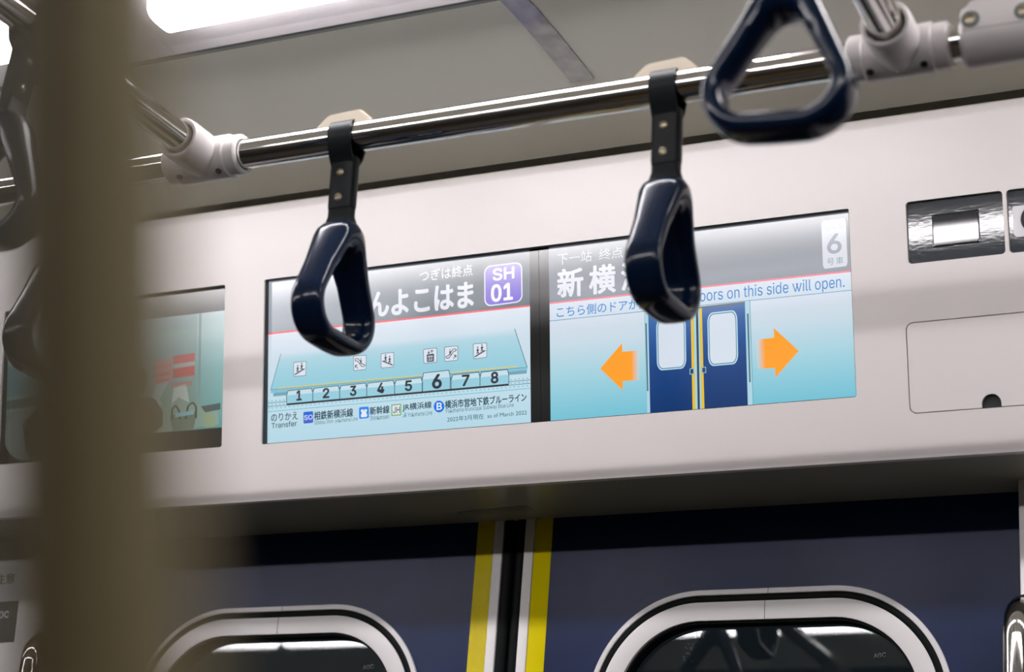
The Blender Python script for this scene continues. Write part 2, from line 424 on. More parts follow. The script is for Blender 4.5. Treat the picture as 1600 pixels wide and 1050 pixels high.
# door lamp strip let into the underside
bm = bmesh.new(); q = [atz(715, 800.5, .681), atz(820, 789.5, .681), atz(832, 795, .681), atz(728, 803.5, .681)]
A = [bm.verts.new((p.x, p.y, .6790+(p.y-2.0575)*.0273-.0012)) for p in q]; B = [bm.verts.new((p.x, p.y, .6790+(p.y-2.0575)*.0273)) for p in q]
for i in range(4): bm.faces.new((A[i], A[(i+1) % 4], B[(i+1) % 4], B[i]))
bm.faces.new(A[::-1]); bm.faces.new(B)
lampstrip = obj('underside_plate', bm, M['trim'], panel, smooth=False)

# indicator windows with wrinkled glossy film (tilted a touch inside their openings)
def flat_plate(bm, x0, x1, s0, s1, d_top, d_bot, r, back=.0015):
    o2 = rrect((x0+x1)/2, (s0+s1)/2, (x1-x0)/2, (s1-s0)/2, r, 6)
    dd = lambda s: d_bot+(d_top-d_bot)*(s-s0)/(s1-s0)
    A = [bm.verts.new(PP(x, s, dd(s))) for x, s in o2]; B = [bm.verts.new(PP(x, s, dd(s)+back)) for x, s in o2]; n = len(o2)
    for i in range(n): bm.faces.new((A[i], A[(i+1) % n], B[(i+1) % n], B[i]))
    bm.faces.new(A[::-1]); bm.faces.new(B)
for k, key in enumerate(('eq1', 'eq2')):
    x0, x1, s0, s1 = OPEN[key]
    lab = ('dark glossy window with a small square reader, left one right of the screens', 'dark glossy window with a white sign, cut off by the right edge of the frame')[k]
    t = thing('indicator_window', PP((x0+x1)/2, s0, .008), lab, 'window', 'glossy windows in the panel')
    bm = bmesh.new(); flat_plate(bm, x0+.0006, x1-.0006, s0+.0006, s1-.0006, .0046, .0040, .0040); obj('film', bm, M['equip'], t)
    if k == 0:
        a = pxs(1459, 360, .005); b = pxs(1529, 352, .005); c = pxs(1494, 333, .005); d = pxs(1496, 381, .005)
        bm = bmesh.new(); flat_plate(bm, a[0], b[0], d[1], c[1], .0033, .0029, .003, .002); obj('reader_pane', bm, M['equip2'], t)
        bm = bmesh.new()
        for (xa, xb, sa, sb) in ((a[0]-.0012, a[0], d[1], c[1]), (b[0], b[0]+.0012, d[1], c[1]), (a[0]-.0012, b[0]+.0012, d[1]-.0012, d[1]), (a[0]-.0012, b[0]+.0012, c[1], c[1]+.0012)):
            flat_plate(bm, xa, xb, sa, sb, .0038, .0030, .0005, .002)
        obj('reader_frame', bm, M['equip2'], t)
    else:
        sx = pxs(1583, 345, .004)[0]; h = (s1-s0)
        bm = bmesh.new(); flat_plate(bm, sx, sx+.050, s0+h*.25, s0+h*.77, .0045, .0035, .005, .002); obj('sign_plate', bm, M['signw'], t)
        bm = bmesh.new(); cx, cs = sx+.025, s0+h*.51
        for i in range(28):
            a0, a1 = math.radians(40+280*i/28), math.radians(40+280*(i+1)/28)
            P = [PP(cx+rr*math.cos(a), cs+rr*math.sin(a), .0026) for a, rr in ((a0, .0125), (a1, .0125), (a1, .0165), (a0, .0165))]
            bm.faces.new([bm.verts.new(p) for p in P])
        bmesh.ops.solidify(bm, geom=bm.faces[:], thickness=.0006); obj('sign_glyph', bm, M['signd'], t, smooth=False)

# ================================================================== DISPLAY SCREENS
def bezel_frame(x0, x1, s0, s1, parent, th=.0008, skip=None):
    bm = bmesh.new()
    for k_, (xa, xb, sa, sb) in enumerate(((x0, x0+th, s0, s1), (x1-th, x1, s0, s1), (x0, x1, s0, s0+th), (x0, x1, s1-th, s1))):
        if k_ == skip: continue
        c = [PP(x, s, d) for d in (.0030, .0150) for x, s in ((xa, sa), (xb, sa), (xb, sb), (xa, sb))]
        v = [bm.verts.new(p) for p in c]
        for f in ((0, 3, 2, 1), (4, 5, 6, 7), (0, 1, 5, 4), (1, 2, 6, 5), (2, 3, 7, 6), (3, 0, 4, 7)): bm.faces.new([v[i] for i in f])
    return obj('bezel', bm, M['black'], parent, smooth=False)
def back_plate(x0, x1, s0, s1, parent):
    bm = bmesh.new(); flat_plate(bm, x0, x1, s0, s1, dsp(s1)+.0001, dsp(s0)+.0001, .001, .002); return obj('cover_plate', bm, M['bezel'], parent, smooth=False)
a0, a1, b0, b1 = OPEN['pair']; mid = pxd(843.5, 520)[0]
e = .0004
DARKT = (22, 62, 82)
# ---- left of the pair: next station and platform map
d1 = thing('display_screen', PP((a0+mid)/2, S0, .0120), 'lit screen with platform map, purple SH 01 badge and transfer lines', 'screen', 'screens above the door')
bezel_frame(a0+e, mid-.0002, S0+e, S1-e, d1, skip=1); back_plate(a0+e, mid-.0002, S0+e, S1-e, d1)
TL, TR, BR, BL = (417.5, 436.0), (827.6, 388.5), (829.5, 663), (416.0, 696)
RL, RR = (417.5, 521.8), (828, 477.8)                    # red line ends
p = Pic(onscreen)
nseg = 16                                                # dark header painted paler towards the left: washed-out glow of the slanted view
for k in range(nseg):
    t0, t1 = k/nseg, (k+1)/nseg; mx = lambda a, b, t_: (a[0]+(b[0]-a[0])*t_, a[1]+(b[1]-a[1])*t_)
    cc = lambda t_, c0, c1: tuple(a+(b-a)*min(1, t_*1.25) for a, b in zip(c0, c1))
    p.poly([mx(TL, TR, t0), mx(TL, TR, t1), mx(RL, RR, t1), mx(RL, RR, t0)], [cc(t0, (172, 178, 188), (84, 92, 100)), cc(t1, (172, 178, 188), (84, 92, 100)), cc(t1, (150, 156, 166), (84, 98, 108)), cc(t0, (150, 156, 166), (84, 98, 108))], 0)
p.grid([RL, RR, BR, BL], [(0, (214, 222, 233)), (.35, (200, 220, 232)), (.7, (190, 218, 231)), (1, (178, 214, 229))], None, 0, 10)
p.line(RL, RR, 2.6, (245, 82, 92), 1)
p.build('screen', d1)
p = Pic(onscreen); W = (214, 216, 226)
p.text('つぎは終点', (656, 441), (738.7, 430.5), (655.6, 423), W, .008)
p.text('しんよこはま', (549, 499), (739, 479), (549, 460.5), W, .035)
p.build('header_lettering', d1)
p = Pic(onscreen)
q = [(756.4, 416), (815.7, 408.8), (816.5, 471.8), (757, 479.5)]
p.poly(rquad(q, .17), (224, 222, 238), 2)
g = quad_map(q); q2 = [g(.028, .028), g(.972, .028), g(.972, .972), g(.028, .972)]
o2 = rrect(.5, .5, .5, .5, .16, 5); g2 = quad_map(q2)
pts = [g2(x, 1-y) for x, y in o2]; cols = [tuple(int(a+(b-a)*(1-y)) for a, b in zip((140, 122, 200), (104, 80, 202))) for x, y in o2]
p.poly(pts, cols, 3)
p.text('SH', (770.5, 438.5), (803, 434.5), (770.3, 420.5), (232, 230, 242), .045, 4)
p.text('01', (768.3, 471.5), (800.5, 467.5), (768, 446), (232, 230, 242), .045, 4)
p.build('station_number_badge', d1, label='purple station number badge')
# platform
p = Pic(onscreen)
P1, P2, P3, P4 = (439, 552.5), (804, 513.5), (823.8, 573.8), (422.9, 609)
p.grid([P1, P2, P3, P4], [(0, (204, 221, 233)), (.18, (176, 212, 225)), (.5, (160, 207, 221)), (1, (146, 202, 218))], None, 1, 8)
p.poly([P4, P3, (823.8, 578.5), (422.9, 614.5)], (132, 190, 210), 1)
p.poly([(427, 614.2), (823, 578.5), (823, 583.5), (427, 619.5)], (112, 160, 178), 1)
p.line(P1, P4, .9, (70, 130, 150), 2).line(P2, P3, .9, (40, 80, 98), 2).line(P4, P3, .8, (70, 140, 165), 2)
p.dashes((435, 606.8), (660.5, 586.6), 34, .8, 1.9, (226, 200, 84), 3).dashes((705, 582.3), (810, 572.2), 16, .8, 1.9, (226, 200, 84), 3)
for a, b in (((417.5, 630), (448, 627.3)), ((417.5, 635.6), (448, 633)), ((795, 596.6), (828.5, 593.6)), ((795, 602), (828.5, 598.9))):
    p.line(a, b, .9, (60, 110, 130), 3)
p.dashes((417.5, 627.2), (448, 624.6), 5, .5, 2, (130, 195, 212), 2).dashes((417.5, 633), (448, 630.4), 5, .5, 2, (130, 195, 212), 2)
p.dashes((797, 593.6), (828.5, 590.8), 5, .5, 2, (130, 195, 212), 2).dashes((797, 599.5), (828.5, 596.5), 5, .5, 2, (130, 195, 212), 2)
p.dashes((417.5, 638.4), (828.5, 602.3), 62, .5, 2.2, (138, 200, 216), 2)
p.line((417.5, 643.5), (828.5, 606.6), 1.0, (92, 182, 205), 2)
p.build('platform_map', d1)
# train
p = Pic(onscreen)
bx = [447.8, 488.7, 530.7, 573, 616.5, 660.2, 705, 750, 795]
def lerp(a, b, t): return a+(b-a)*t
topy = lambda x: lerp(610.6, 577.3, (x-447.8)/(795-447.8)); boty = lambda x: lerp(630.8, 599.8, (x-447.8)/(795-447.8))
for i in range(8):
    xa, xb = bx[i], bx[i+1]; six = i == 5
    lift = 7.5 if six else 0
    ta, tb = topy(xa)-lift, topy(xb)-lift; ya, yb = boty(xa), boty(xb)
    if six: xa -= .5; xb -= 1.5
    m1, m2 = lerp(ta, ya, .36), lerp(tb, yb, .36)
    cl = 2.2
    p.poly([(xa+cl, ta), (xb-cl, tb), (xb, m2), (xa, m1)], (196, 221, 232), 4)
    p.poly([(xa, m1), (xb, m2), (xb, yb), (xa, ya)], (148, 202, 219), 4)
    p.chain([(xa, ya), (xa, m1), (xa+cl, ta), (xb-cl, tb), (xb, m2), (xb, yb)], 1.0, (34, 66, 82), 5)
p.line((448, 632.0), (795, 601.0), 3.0, (34, 38, 44), 5)
nums = [(463.7, 470.8, 625.2, 610.6), (504.8, 514, 621.5, 607), (547.3, 556.2, 618, 603.2), (590, 599.8, 613.9, 598.6), (633.4, 643.2, 610.4, 595), (676, 689.3, 606.5, 585.6), (722.3, 733, 602.3, 586), (767.6, 778, 598.3, 581.6)]
for i, (xa, xb, yb, yt) in enumerate(nums):
    sl = (xb-xa)*.09
    p.text(str(i+1), (xa, yb+sl/2), (xb, yb-sl/2), (xa, yt+sl/2), (40, 44, 52), .05, 6)
p.build('train_map', d1)
# pictograms
def pict_person(p, g, x, y, s, col):
    p.disc(g(x, y), .055*s*20, .055*s*22, col, 5, 10)
    p.line(g(x, y+.09*s), g(x, y+.24*s), 2.2*s, col, 5); p.line(g(x, y+.10*s), g(x-.08*s, y+.22*s), 1.1*s, col, 5); p.line(g(x, y+.10*s), g(x+.09*s, y+.20*s), 1.1*s, col, 5)
    p.line(g(x, y+.24*s), g(x-.07*s, y+.42*s), 1.3*s, col, 5); p.line(g(x, y+.24*s), g(x+.07*s, y+.42*s), 1.3*s, col, 5)
def pictogram(q, kind):
    p = Pic(onscreen); g = quad_map(q); D = (38, 66, 80)
    p.poly(rquad(q, .09), (60, 110, 130), 2)
    q2 = [g(.035, .035), g(.965, .035), g(.965, .965), g(.035, .965)]; p.poly(rquad(q2, .08), (222, 226, 236), 3)
    if kind in ('stairs_up', 'stairs_down'):
        f = (lambda x: x) if kind == 'stairs_up' else (lambda x: 1-x)
        n = 6; pts = []
        for i in range(n+1):
            xx = .12+.76*i/n; yy = .88-.34*i/n; pts.append(g(f(xx), yy))
            if i < n: pts.append(g(f(xx), .88-.34*(i+1)/n))
        p.chain(pts, 1.8, D, 4)
        pict_person(p, g, f(.33), .27, 1, D); pict_person(p, g, f(.64), .14, 1, D)
    elif kind in ('esc_up', 'esc_down'):
        f = (lambda x: x) if kind == 'esc_up' else (lambda x: 1-x)
        L = [(.16, .70), (.30, .70), (.66, .28), (.82, .28)]; ww = .075
        o = [(.16, .70-ww), (.28, .70-ww), (.64, .28-ww), (.82, .28-ww), (.88, .28), (.82, .28+ww), (.69, .28+ww), (.33, .70+ww), (.16, .70+ww), (.10, .70), (.16, .70-ww)]
        p.chain([g(f(x), y) for x, y in o], 1.1, D, 4)
        pict_person(p, g, f(.42), .24, .8, D)
        a = [(.66, .86), (.84, .64)]; p.line(g(f(.66), .86), g(f(.84), .64), 1.1, D, 4); p.chain([g(f(.68), .64), g(f(.85), .63), g(f(.85), .80)], 1.1, D, 4)
    else:
        p.chain([g(.28, .42), g(.74, .42), g(.74, .88), g(.28, .88), g(.28, .42)], 1.6, D, 4); p.line(g(.28, .46), g(.74, .46), 1.6, D, 4)
        for x in (.38, .51, .64): p.disc(g(x, .56), .9, .9, D, 5, 8); p.line(g(x, .60), g(x, .74), 2.0, D, 5); p.line(g(x, .72), g(x, .85), 1.4, D, 5)
        p.line(g(.40, .14), g(.40, .34), 1.0, D, 4); p.chain([g(.30, .25), g(.40, .35), g(.47, .25)], 1.0, D, 4)
        p.line(g(.62, .14), g(.62, .34), 1.0, D, 4); p.chain([g(.54, .22), g(.62, .13), g(.72, .22)], 1.0, D, 4)
    return p
for q, kind in (([(458.5, 566), (478.8, 564), (478, 587), (458.5, 588.8)], 'stairs_up'), ([(552, 556), (572.5, 554.4), (572.2, 577.5), (552.2, 579.8)], 'esc_down'),
                ([(595, 552.3), (615.6, 550), (615.6, 573.5), (595, 575.6)], 'stairs_down'), ([(661, 545.6), (683, 543.2), (683, 566), (662, 568.5)], 'elevator'),
                ([(694, 542), (715.8, 540), (715.6, 563), (694.7, 565.5)], 'esc_up'), ([(739, 537), (760.8, 535.2), (761, 558.5), (739.7, 561.3)], 'stairs_up')):
    o = pictogram(q, kind).build('pictogram', d1)
    o['label'] = {'stairs_up': 'pictogram of two figures climbing stairs', 'stairs_down': 'pictogram of two figures on descending stairs', 'esc_down': 'escalator pictogram with arrow to the left', 'esc_up': 'escalator pictogram with arrow to the right', 'elevator': 'elevator pictogram'}[kind]
# transfer lines
p = Pic(onscreen); T = (24, 62, 82)
p.text('のりかえ', (423.8, 659), (465.3, 655), (423.6, 647), T, .012)
p.text('Transfer', (424.4, 669.6), (463.8, 665.6), (424.2, 661), T, .012)
p.text('相鉄新横浜線', (491, 656.8), (551.5, 650.8), (490.8, 643.4), T, .020)
p.text('Sōtetsu Shin-yokohama Line', (491.2, 665.2), (558.8, 658.6), (491, 657.4), (50, 100, 120), 0)
p.text('新幹線', (578, 648.6), (608.4, 645.6), (577.8, 636), T, .020)
p.text('Shinkansen', (578.2, 657), (608.2, 654), (578, 649.8), (50, 100, 120), 0)
p.text('JR横浜線', (629, 643.4), (674.3, 639.2), (628.8, 631), T, .016)
p.text('JR Yokohama Line', (629.2, 652.4), (675.3, 648), (629, 645.4), (50, 100, 120), 0)
p.text('横浜市営地下鉄ブルーライン', (695.6, 638.8), (822.6, 626.8), (695.4, 625.8), T, .020)
p.text('Yokohama Municipal Subway Blue Line', (696, 647.2), (803, 637.2), (695.8, 639), (50, 100, 120), 0)
p.text('2022年3月現在  as of March 2022', (698.8, 659.6), (823.2, 648.2), (698.6, 651.4), (40, 92, 112), .004)
p.build('transfer_lettering', d1)
p = Pic(onscreen); q = [(474, 643.8), (489.3, 642.4), (489.5, 660.4), (474.3, 662)]
p.poly(rquad(q, .1), (12, 98, 214), 3); p.text('SO', (475.5, 656.4), (488.4, 655.2), (475.4, 649), (226, 234, 244), .012, 4); p.line((474.6, 658), (489, 656.7), 1.1, (150, 80, 130), 4)
p.build('line_badge', d1, label='blue SO line badge')
p = Pic(onscreen); q = [(561, 636.4), (576.3, 635.2), (576.4, 653.2), (561.2, 654.6)]; g = quad_map(q)
p.poly(rquad(q, .12), (14, 128, 228), 3)
p.poly([g(x, y) for x, y in ((.24, .2), (.76, .2), (.84, .3), (.72, .5), (.84, .72), (.78, .88), (.22, .88), (.16, .72), (.28, .5), (.16, .3))], (226, 232, 240), 4)
p.poly([g(x, y) for x, y in ((.38, .16), (.62, .16), (.62, .3), (.38, .3))], (14, 128, 228), 5).poly([g(x, y) for x, y in ((.44, .2), (.56, .2), (.56, .26), (.44, .26))], (226, 232, 240), 6)
p.build('line_badge', d1, label='blue bullet train badge')
p = Pic(onscreen); q = [(611.4, 632.2), (626.8, 630.8), (627, 648.6), (611.6, 650.2)]; g = quad_map(q)
p.poly(q, (108, 168, 62), 3).poly([g(.1, .09), g(.9, .09), g(.9, .91), g(.1, .91)], (222, 228, 234), 4)
p.text('JH', (614.2, 646), (624.6, 645), (614.1, 636.2), (34, 44, 58), .012, 5); p.build('line_badge', d1, label='green framed JH line badge')
p = Pic(onscreen); p.disc((686, 635.2), 8.2, 9.2, (10, 112, 222), 3)
p.text('B', (682.6, 640.4), (690.2, 639.8), (682.4, 629.8), (236, 242, 248), .03, 4); p.build('line_badge', d1, label='round blue B line badge')

# ---- right of the pair: doors on this side will open
d2 = thing('display_screen', PP((mid+a1)/2, S0, .0120), 'lit screen picturing blue doors between two orange arrows', 'screen', 'screens above the door')
bezel_frame(mid+.0002, a1-e, S0+e, S1-e, d2, skip=0); back_plate(mid+.0002, a1-e, S0+e, S1-e, d2)
TL, TR, BR, BL = (857.2, 385.2), (1330, 327), (1341.5, 624), (860.4, 660.5)
RL, RR = (858.6, 474), (1334, 423.3); TLn, TRn = (858.9, 501.6), (1335.5, 452.8)
p = Pic(onscreen)
p.grid([TL, TR, RR, RL], [(0, (112, 118, 126)), (.5, (110, 116, 126)), (1, (126, 134, 146))], None, 0, 8)
p.grid([RL, RR, TRn, TLn], (212, 221, 234), (206, 219, 232), 0, 3)
p.grid([TLn, TRn, BR, BL], [(0, (212, 220, 233)), (.25, (198, 217, 229)), (.6, (156, 206, 220)), (1, (112, 190, 211))], None, 0, 12)
p.line(RL, RR, 2.6, (245, 120, 132), 1).line(TLn, TRn, 1.0, (80, 150, 176), 1)
p.build('screen', d2)
p = Pic(onscreen); W = (184, 186, 196)
p.text('下一站', (871.3, 414.5), (925, 408.2), (871, 396.6), W, .006).text('终点', (936.2, 406.6), (973.2, 402.2), (936, 389.6), W, .006)
for ch, xa, xb, yb in (('新', 872, 910.6, 465.2), ('横', 921.6, 961.2, 460), ('滨', 971.5, 1011, 454.4)):
    sl = (xb-xa)*.112; p.text(ch, (xa, yb), (xb, yb-sl), (xa-.4, yb-43), (214, 216, 226), .03)
p.build('header_lettering', d2)
p = Pic(onscreen); B_ = (18, 124, 196)
p.text('こちら側のドアが開きます', (870, 496.5), (1062, 476), (869.8, 480), B_, .006)
p.text('Doors on this side will open.', (1081, 477.6), (1319.6, 453.2), (1080.6, 454.6), B_, 0)
p.build('notice_lettering', d2)
p = Pic(onscreen); q = [(1283.2, 345.4), (1321.6, 340.8), (1324.6, 415.6), (1286, 420.4)]
p.poly(rquad(q, .1), (196, 198, 208), 2)
p.text('号车厢', (1287, 361.6), (1318.8, 357.2), (1286.6, 350.4), (166, 170, 182), 0, 3)
p.text('6', (1293.4, 396.6), (1314.2, 394), (1292.8, 367.4), (132, 140, 156), .035, 3)
p.text('号', (1292.2, 415), (1303.4, 413.6), (1292, 404), (92, 130, 150), 0, 3).text('車', (1306.6, 413.2), (1317.6, 411.8), (1306.4, 402), (92, 130, 150), 0, 3)
p.build('car_number_badge', d2, label='pale rounded badge reading 6')
# pictured doors
p = Pic(onscreen); LB = (166, 208, 222); EDG = (110, 165, 190)
p.poly([(1007, 489.5), (1013, 488.8), (1016.2, 647), (1010.8, 647.6)], (172, 210, 224), 1).poly([(1163.8, 470.6), (1171.4, 469.8), (1176.6, 634.6), (1168.4, 635.4)], (172, 210, 224), 1)
p.line((1171.6, 470), (1176.8, 634.5), .9, (96, 150, 172), 2).line((1007.2, 489.4), (1010.8, 647), .7, (120, 178, 198), 2)
p.line((1009.3, 505), (1012, 611), 2.2, (70, 110, 126), 3).line((1168.3, 490), (1171.8, 597.2), 2.4, (70, 110, 126), 3)
NV1, NV2 = (66, 108, 170), (0, 50, 108)
st = [(0, NV1), (.25, (40, 88, 156)), (.55, (6, 62, 128)), (1, NV2)]
p.grid([(1012.8, 488.6), (1088.4, 480.4), (1091.8, 642), (1016, 647.4)], st, None, 2, 8)
p.grid([(1089.4, 480.3), (1163.8, 471.2), (1168.6, 635.6), (1092.4, 642)], st, None, 2, 8)
p.poly([(1012.8, 488.6), (1163.8, 471.2), (1163.9, 475), (1012.9, 492.4)], (88, 104, 122), 3)
p.poly([(1083.4, 483), (1087.6, 482.4), (1091, 641.6), (1086.6, 642)], LB, 3).poly([(1090.2, 482), (1092.8, 481.7), (1096.6, 641), (1093.4, 641.3)], LB, 3)
p.poly([(1087.2, 481), (1090.6, 480.6), (1093.8, 641.8), (1090.2, 642)], (52, 66, 78), 4)
p.poly([(1079, 484), (1083.2, 483.5), (1086.6, 641.8), (1082.2, 642.2)], (232, 190, 42), 4).poly([(1093, 481.6), (1096.6, 481.2), (1100.8, 640.4), (1096.8, 640.8)], (232, 190, 42), 4)
for q in ([(1025, 498.6), (1071, 492.8), (1072.4, 575.4), (1026.6, 579.4)], [(1104.9, 489.2), (1151.7, 484), (1153.6, 568.4), (1106.8, 572.6)]):
    g = quad_map(q); p.poly(rquad(q, .18, 6), (196, 224, 234), 3); p.poly(rquad([g(.035, .02), g(.965, .02), g(.965, .98), g(.035, .98)], .17, 6), (88, 142, 170), 4)
    p.poly(rquad([g(.065, .04), g(.935, .04), g(.935, .96), g(.065, .96)], .16, 6), (212, 222, 234), 5)
for xa, ya in ((1077.4, 575.4), (1096.2, 573.2)):
    p.poly([(xa, ya+.5), (xa+7, ya-.3), (xa+7.2, ya+9.4), (xa+.2, ya+10)], (130, 185, 210), 5).poly([(xa+1.3, ya+1.7), (xa+5.8, ya+1.1), (xa+5.9, ya+8.2), (xa+1.4, ya+8.6)], (44, 56, 70), 6)
p.build('door_picture', d2)
OR = (255, 158, 32)
def arrow(tip, up, n1, s1_, s2_, n2, lo, bgt, bgb):
    p = Pic(onscreen); p.poly([tip, up, n1, n2, lo], OR, 2)
    k = .45; m1 = (lerp(s1_[0], n1[0], k), lerp(s1_[1], n1[1], k)); m2 = (lerp(s2_[0], n2[0], k), lerp(s2_[1], n2[1], k))
    p.poly([n1, m1, m2, n2], OR, 2)
    p.poly([m1, s1_, s2_, m2], [OR, bgt, bgb, OR], 2)
    return p.build('arrow', d2)
arrow((937.8, 576), (971.9, 536.3), (972.3, 549.7), (998.5, 547.5), (999, 593.6), (972.9, 595.5), (973.3, 610), (196, 214, 222), (176, 208, 218))['label'] = 'orange arrow pointing left'
arrow((1248, 548.3), (1209, 512.6), (1209.5, 527.7), (1181.5, 531), (1183.6, 576.2), (1211, 575), (1211.6, 590), (196, 216, 226), (176, 208, 220))['label'] = 'orange arrow pointing right'

# ---- the advertising screen behind the near pole
c0, c1, cb0, cb1 = OPEN['ad']
d3 = thing('display_screen', PP((c0+c1)/2, cb0, .0120), 'teal advertising screen with black bars, partly behind the blurred pole', 'screen', 'screens above the door')
bezel_frame(c0+e, c1-e, cb0+e, cb1-e, d3); back_plate(c0+e, c1-e, cb0+e, cb1-e, d3)
ca, cbx = pxd(6, 600)[0], pxd(351, 560)[0]
def ad(x, y, lift):                                       # x, y in 0..1 over the opening, y down
    sv = cb1-(cb1-cb0)*y; return PP(ca+(cbx-ca)*x, sv, dsp(sv)-.0001*lift)
p = Pic(ad)
p.grid([(0, .0), (1, .0), (1, .15), (0, .15)], (16, 18, 20), (16, 18, 20), 0, 1).grid([(0, .87), (1, .87), (1, 1), (0, 1)], (16, 18, 20), (16, 18, 20), 0, 1)
p.grid([(0, .15), (.62, .15), (.62, .87), (0, .87)], [(0, (138, 166, 164)), (.5, (110, 138, 132)), (1, (104, 130, 122))], None, 0, 6)
p.grid([(.62, .15), (.88, .15), (.88, .87), (.62, .87)], [(0, (160, 186, 188)), (.4, (146, 178, 176)), (1, (122, 158, 150))], None, 0, 6)
p.grid([(.88, .15), (1, .15), (1, .87), (.88, .87)], [(0, (190, 208, 212)), (.35, (160, 196, 198)), (1, (98, 158, 156))], None, 0, 6)
p.poly([(.885, .15), (.897, .15), (.897, .74), (.885, .74)], (132, 166, 166), 1)
p.build('screen', d3)
p = Pic(ad)
p.poly([(.68, .25), (.84, .24), (.84, .27), (.68, .28)], (150, 188, 178), 1)
for x0_, y0_, x1_, y1_, c in ((.69, .42, .77, .57, (206, 150, 150)), (.775, .40, .87, .45, (206, 110, 112)), (.775, .455, .87, .475, (196, 180, 180)), (.775, .48, .87, .54, (204, 108, 110)), (.77, .57, .86, .60, (180, 140, 138)), (.64, .29, .67, .33, (178, 200, 200)), (.69, .45, .765, .47, (196, 112, 112)), (.69, .50, .765, .52, (196, 112, 112)), (.7, .545, .76, .56, (196, 112, 112))):
    p.poly([(x0_, y0_), (x1_, y0_-.005), (x1_, y1_-.005), (x0_, y1_)], c, 2)
p.poly([(.70, .56), (.76, .55), (.72, .66), (.73, .70), (.67, .71), (.69, .63)], (178, 198, 196), 2).poly([(.78, .60), (.835, .58), (.85, .70), (.80, .66), (.77, .72)], (190, 204, 196), 2)
p.poly([(.72, .74), (.80, .67), (.86, .71), (.97, .73), (.98, .85), (.70, .87)], (140, 168, 156), 2)
p.poly([(.765, .77), (.885, .76), (.87, .865), (.78, .87)], (104, 126, 114), 3)
p.chain([(.775, .80), (.775, .73), (.79, .71), (.805, .74), (.81, .80)], .008, (60, 62, 62), 4).chain([(.835, .80), (.845, .72), (.865, .70), (.88, .73), (.88, .80)], .008, (60, 62, 62), 4)
p.poly([(.79, .76), (.87, .75), (.87, .775), (.79, .785)], (130, 190, 196), 5)
p.poly([(.915, .78), (.95, .77), (.965, .86), (.92, .865)], (150, 170, 130), 4).poly([(.90, .73), (.985, .72), (.985, .76), (.92, .77)], (70, 92, 92), 3)
p.build('picture_details', d3)
p = Pic(ad)
p.disc((.60, .53), .063, .105, (96, 84, 70), 6)
p.poly([(.46, .70), (.53, .62), (.62, .61), (.70, .66), (.735, .74), (.735, .83), (.69, .87), (.44, .87)], (92, 86, 76), 6).poly([(.56, .62), (.64, .61), (.66, .645), (.58, .65)], (168, 180, 176), 7)
p.build('pictured_person', d3)
p = Pic(ad)
p.poly([(.13+.115*math.cos(a), .81+.17*math.sin(a)) for a in [math.radians(12*k) for k in range(30)]], (112, 120, 118), 6)
p.poly([(.10, .74), (.16, .66), (.24, .70), (.25, .94), (.16, .975), (.12, .92)], (50, 46, 40), 7); p.build('round_emblem', d3)
p = Pic(ad); p.poly([(.0, .36), (.12, .34), (.13, .55), (.0, .56)], (84, 122, 128), 1).poly([(.0, .58), (.3, .56), (.3, .62), (.0, .64)], (74, 92, 88), 1).poly([(0, .66), (.2, .65), (.2, .73), (0, .74)], (92, 112, 106), 1); p.build('picture_backdrop', d3)

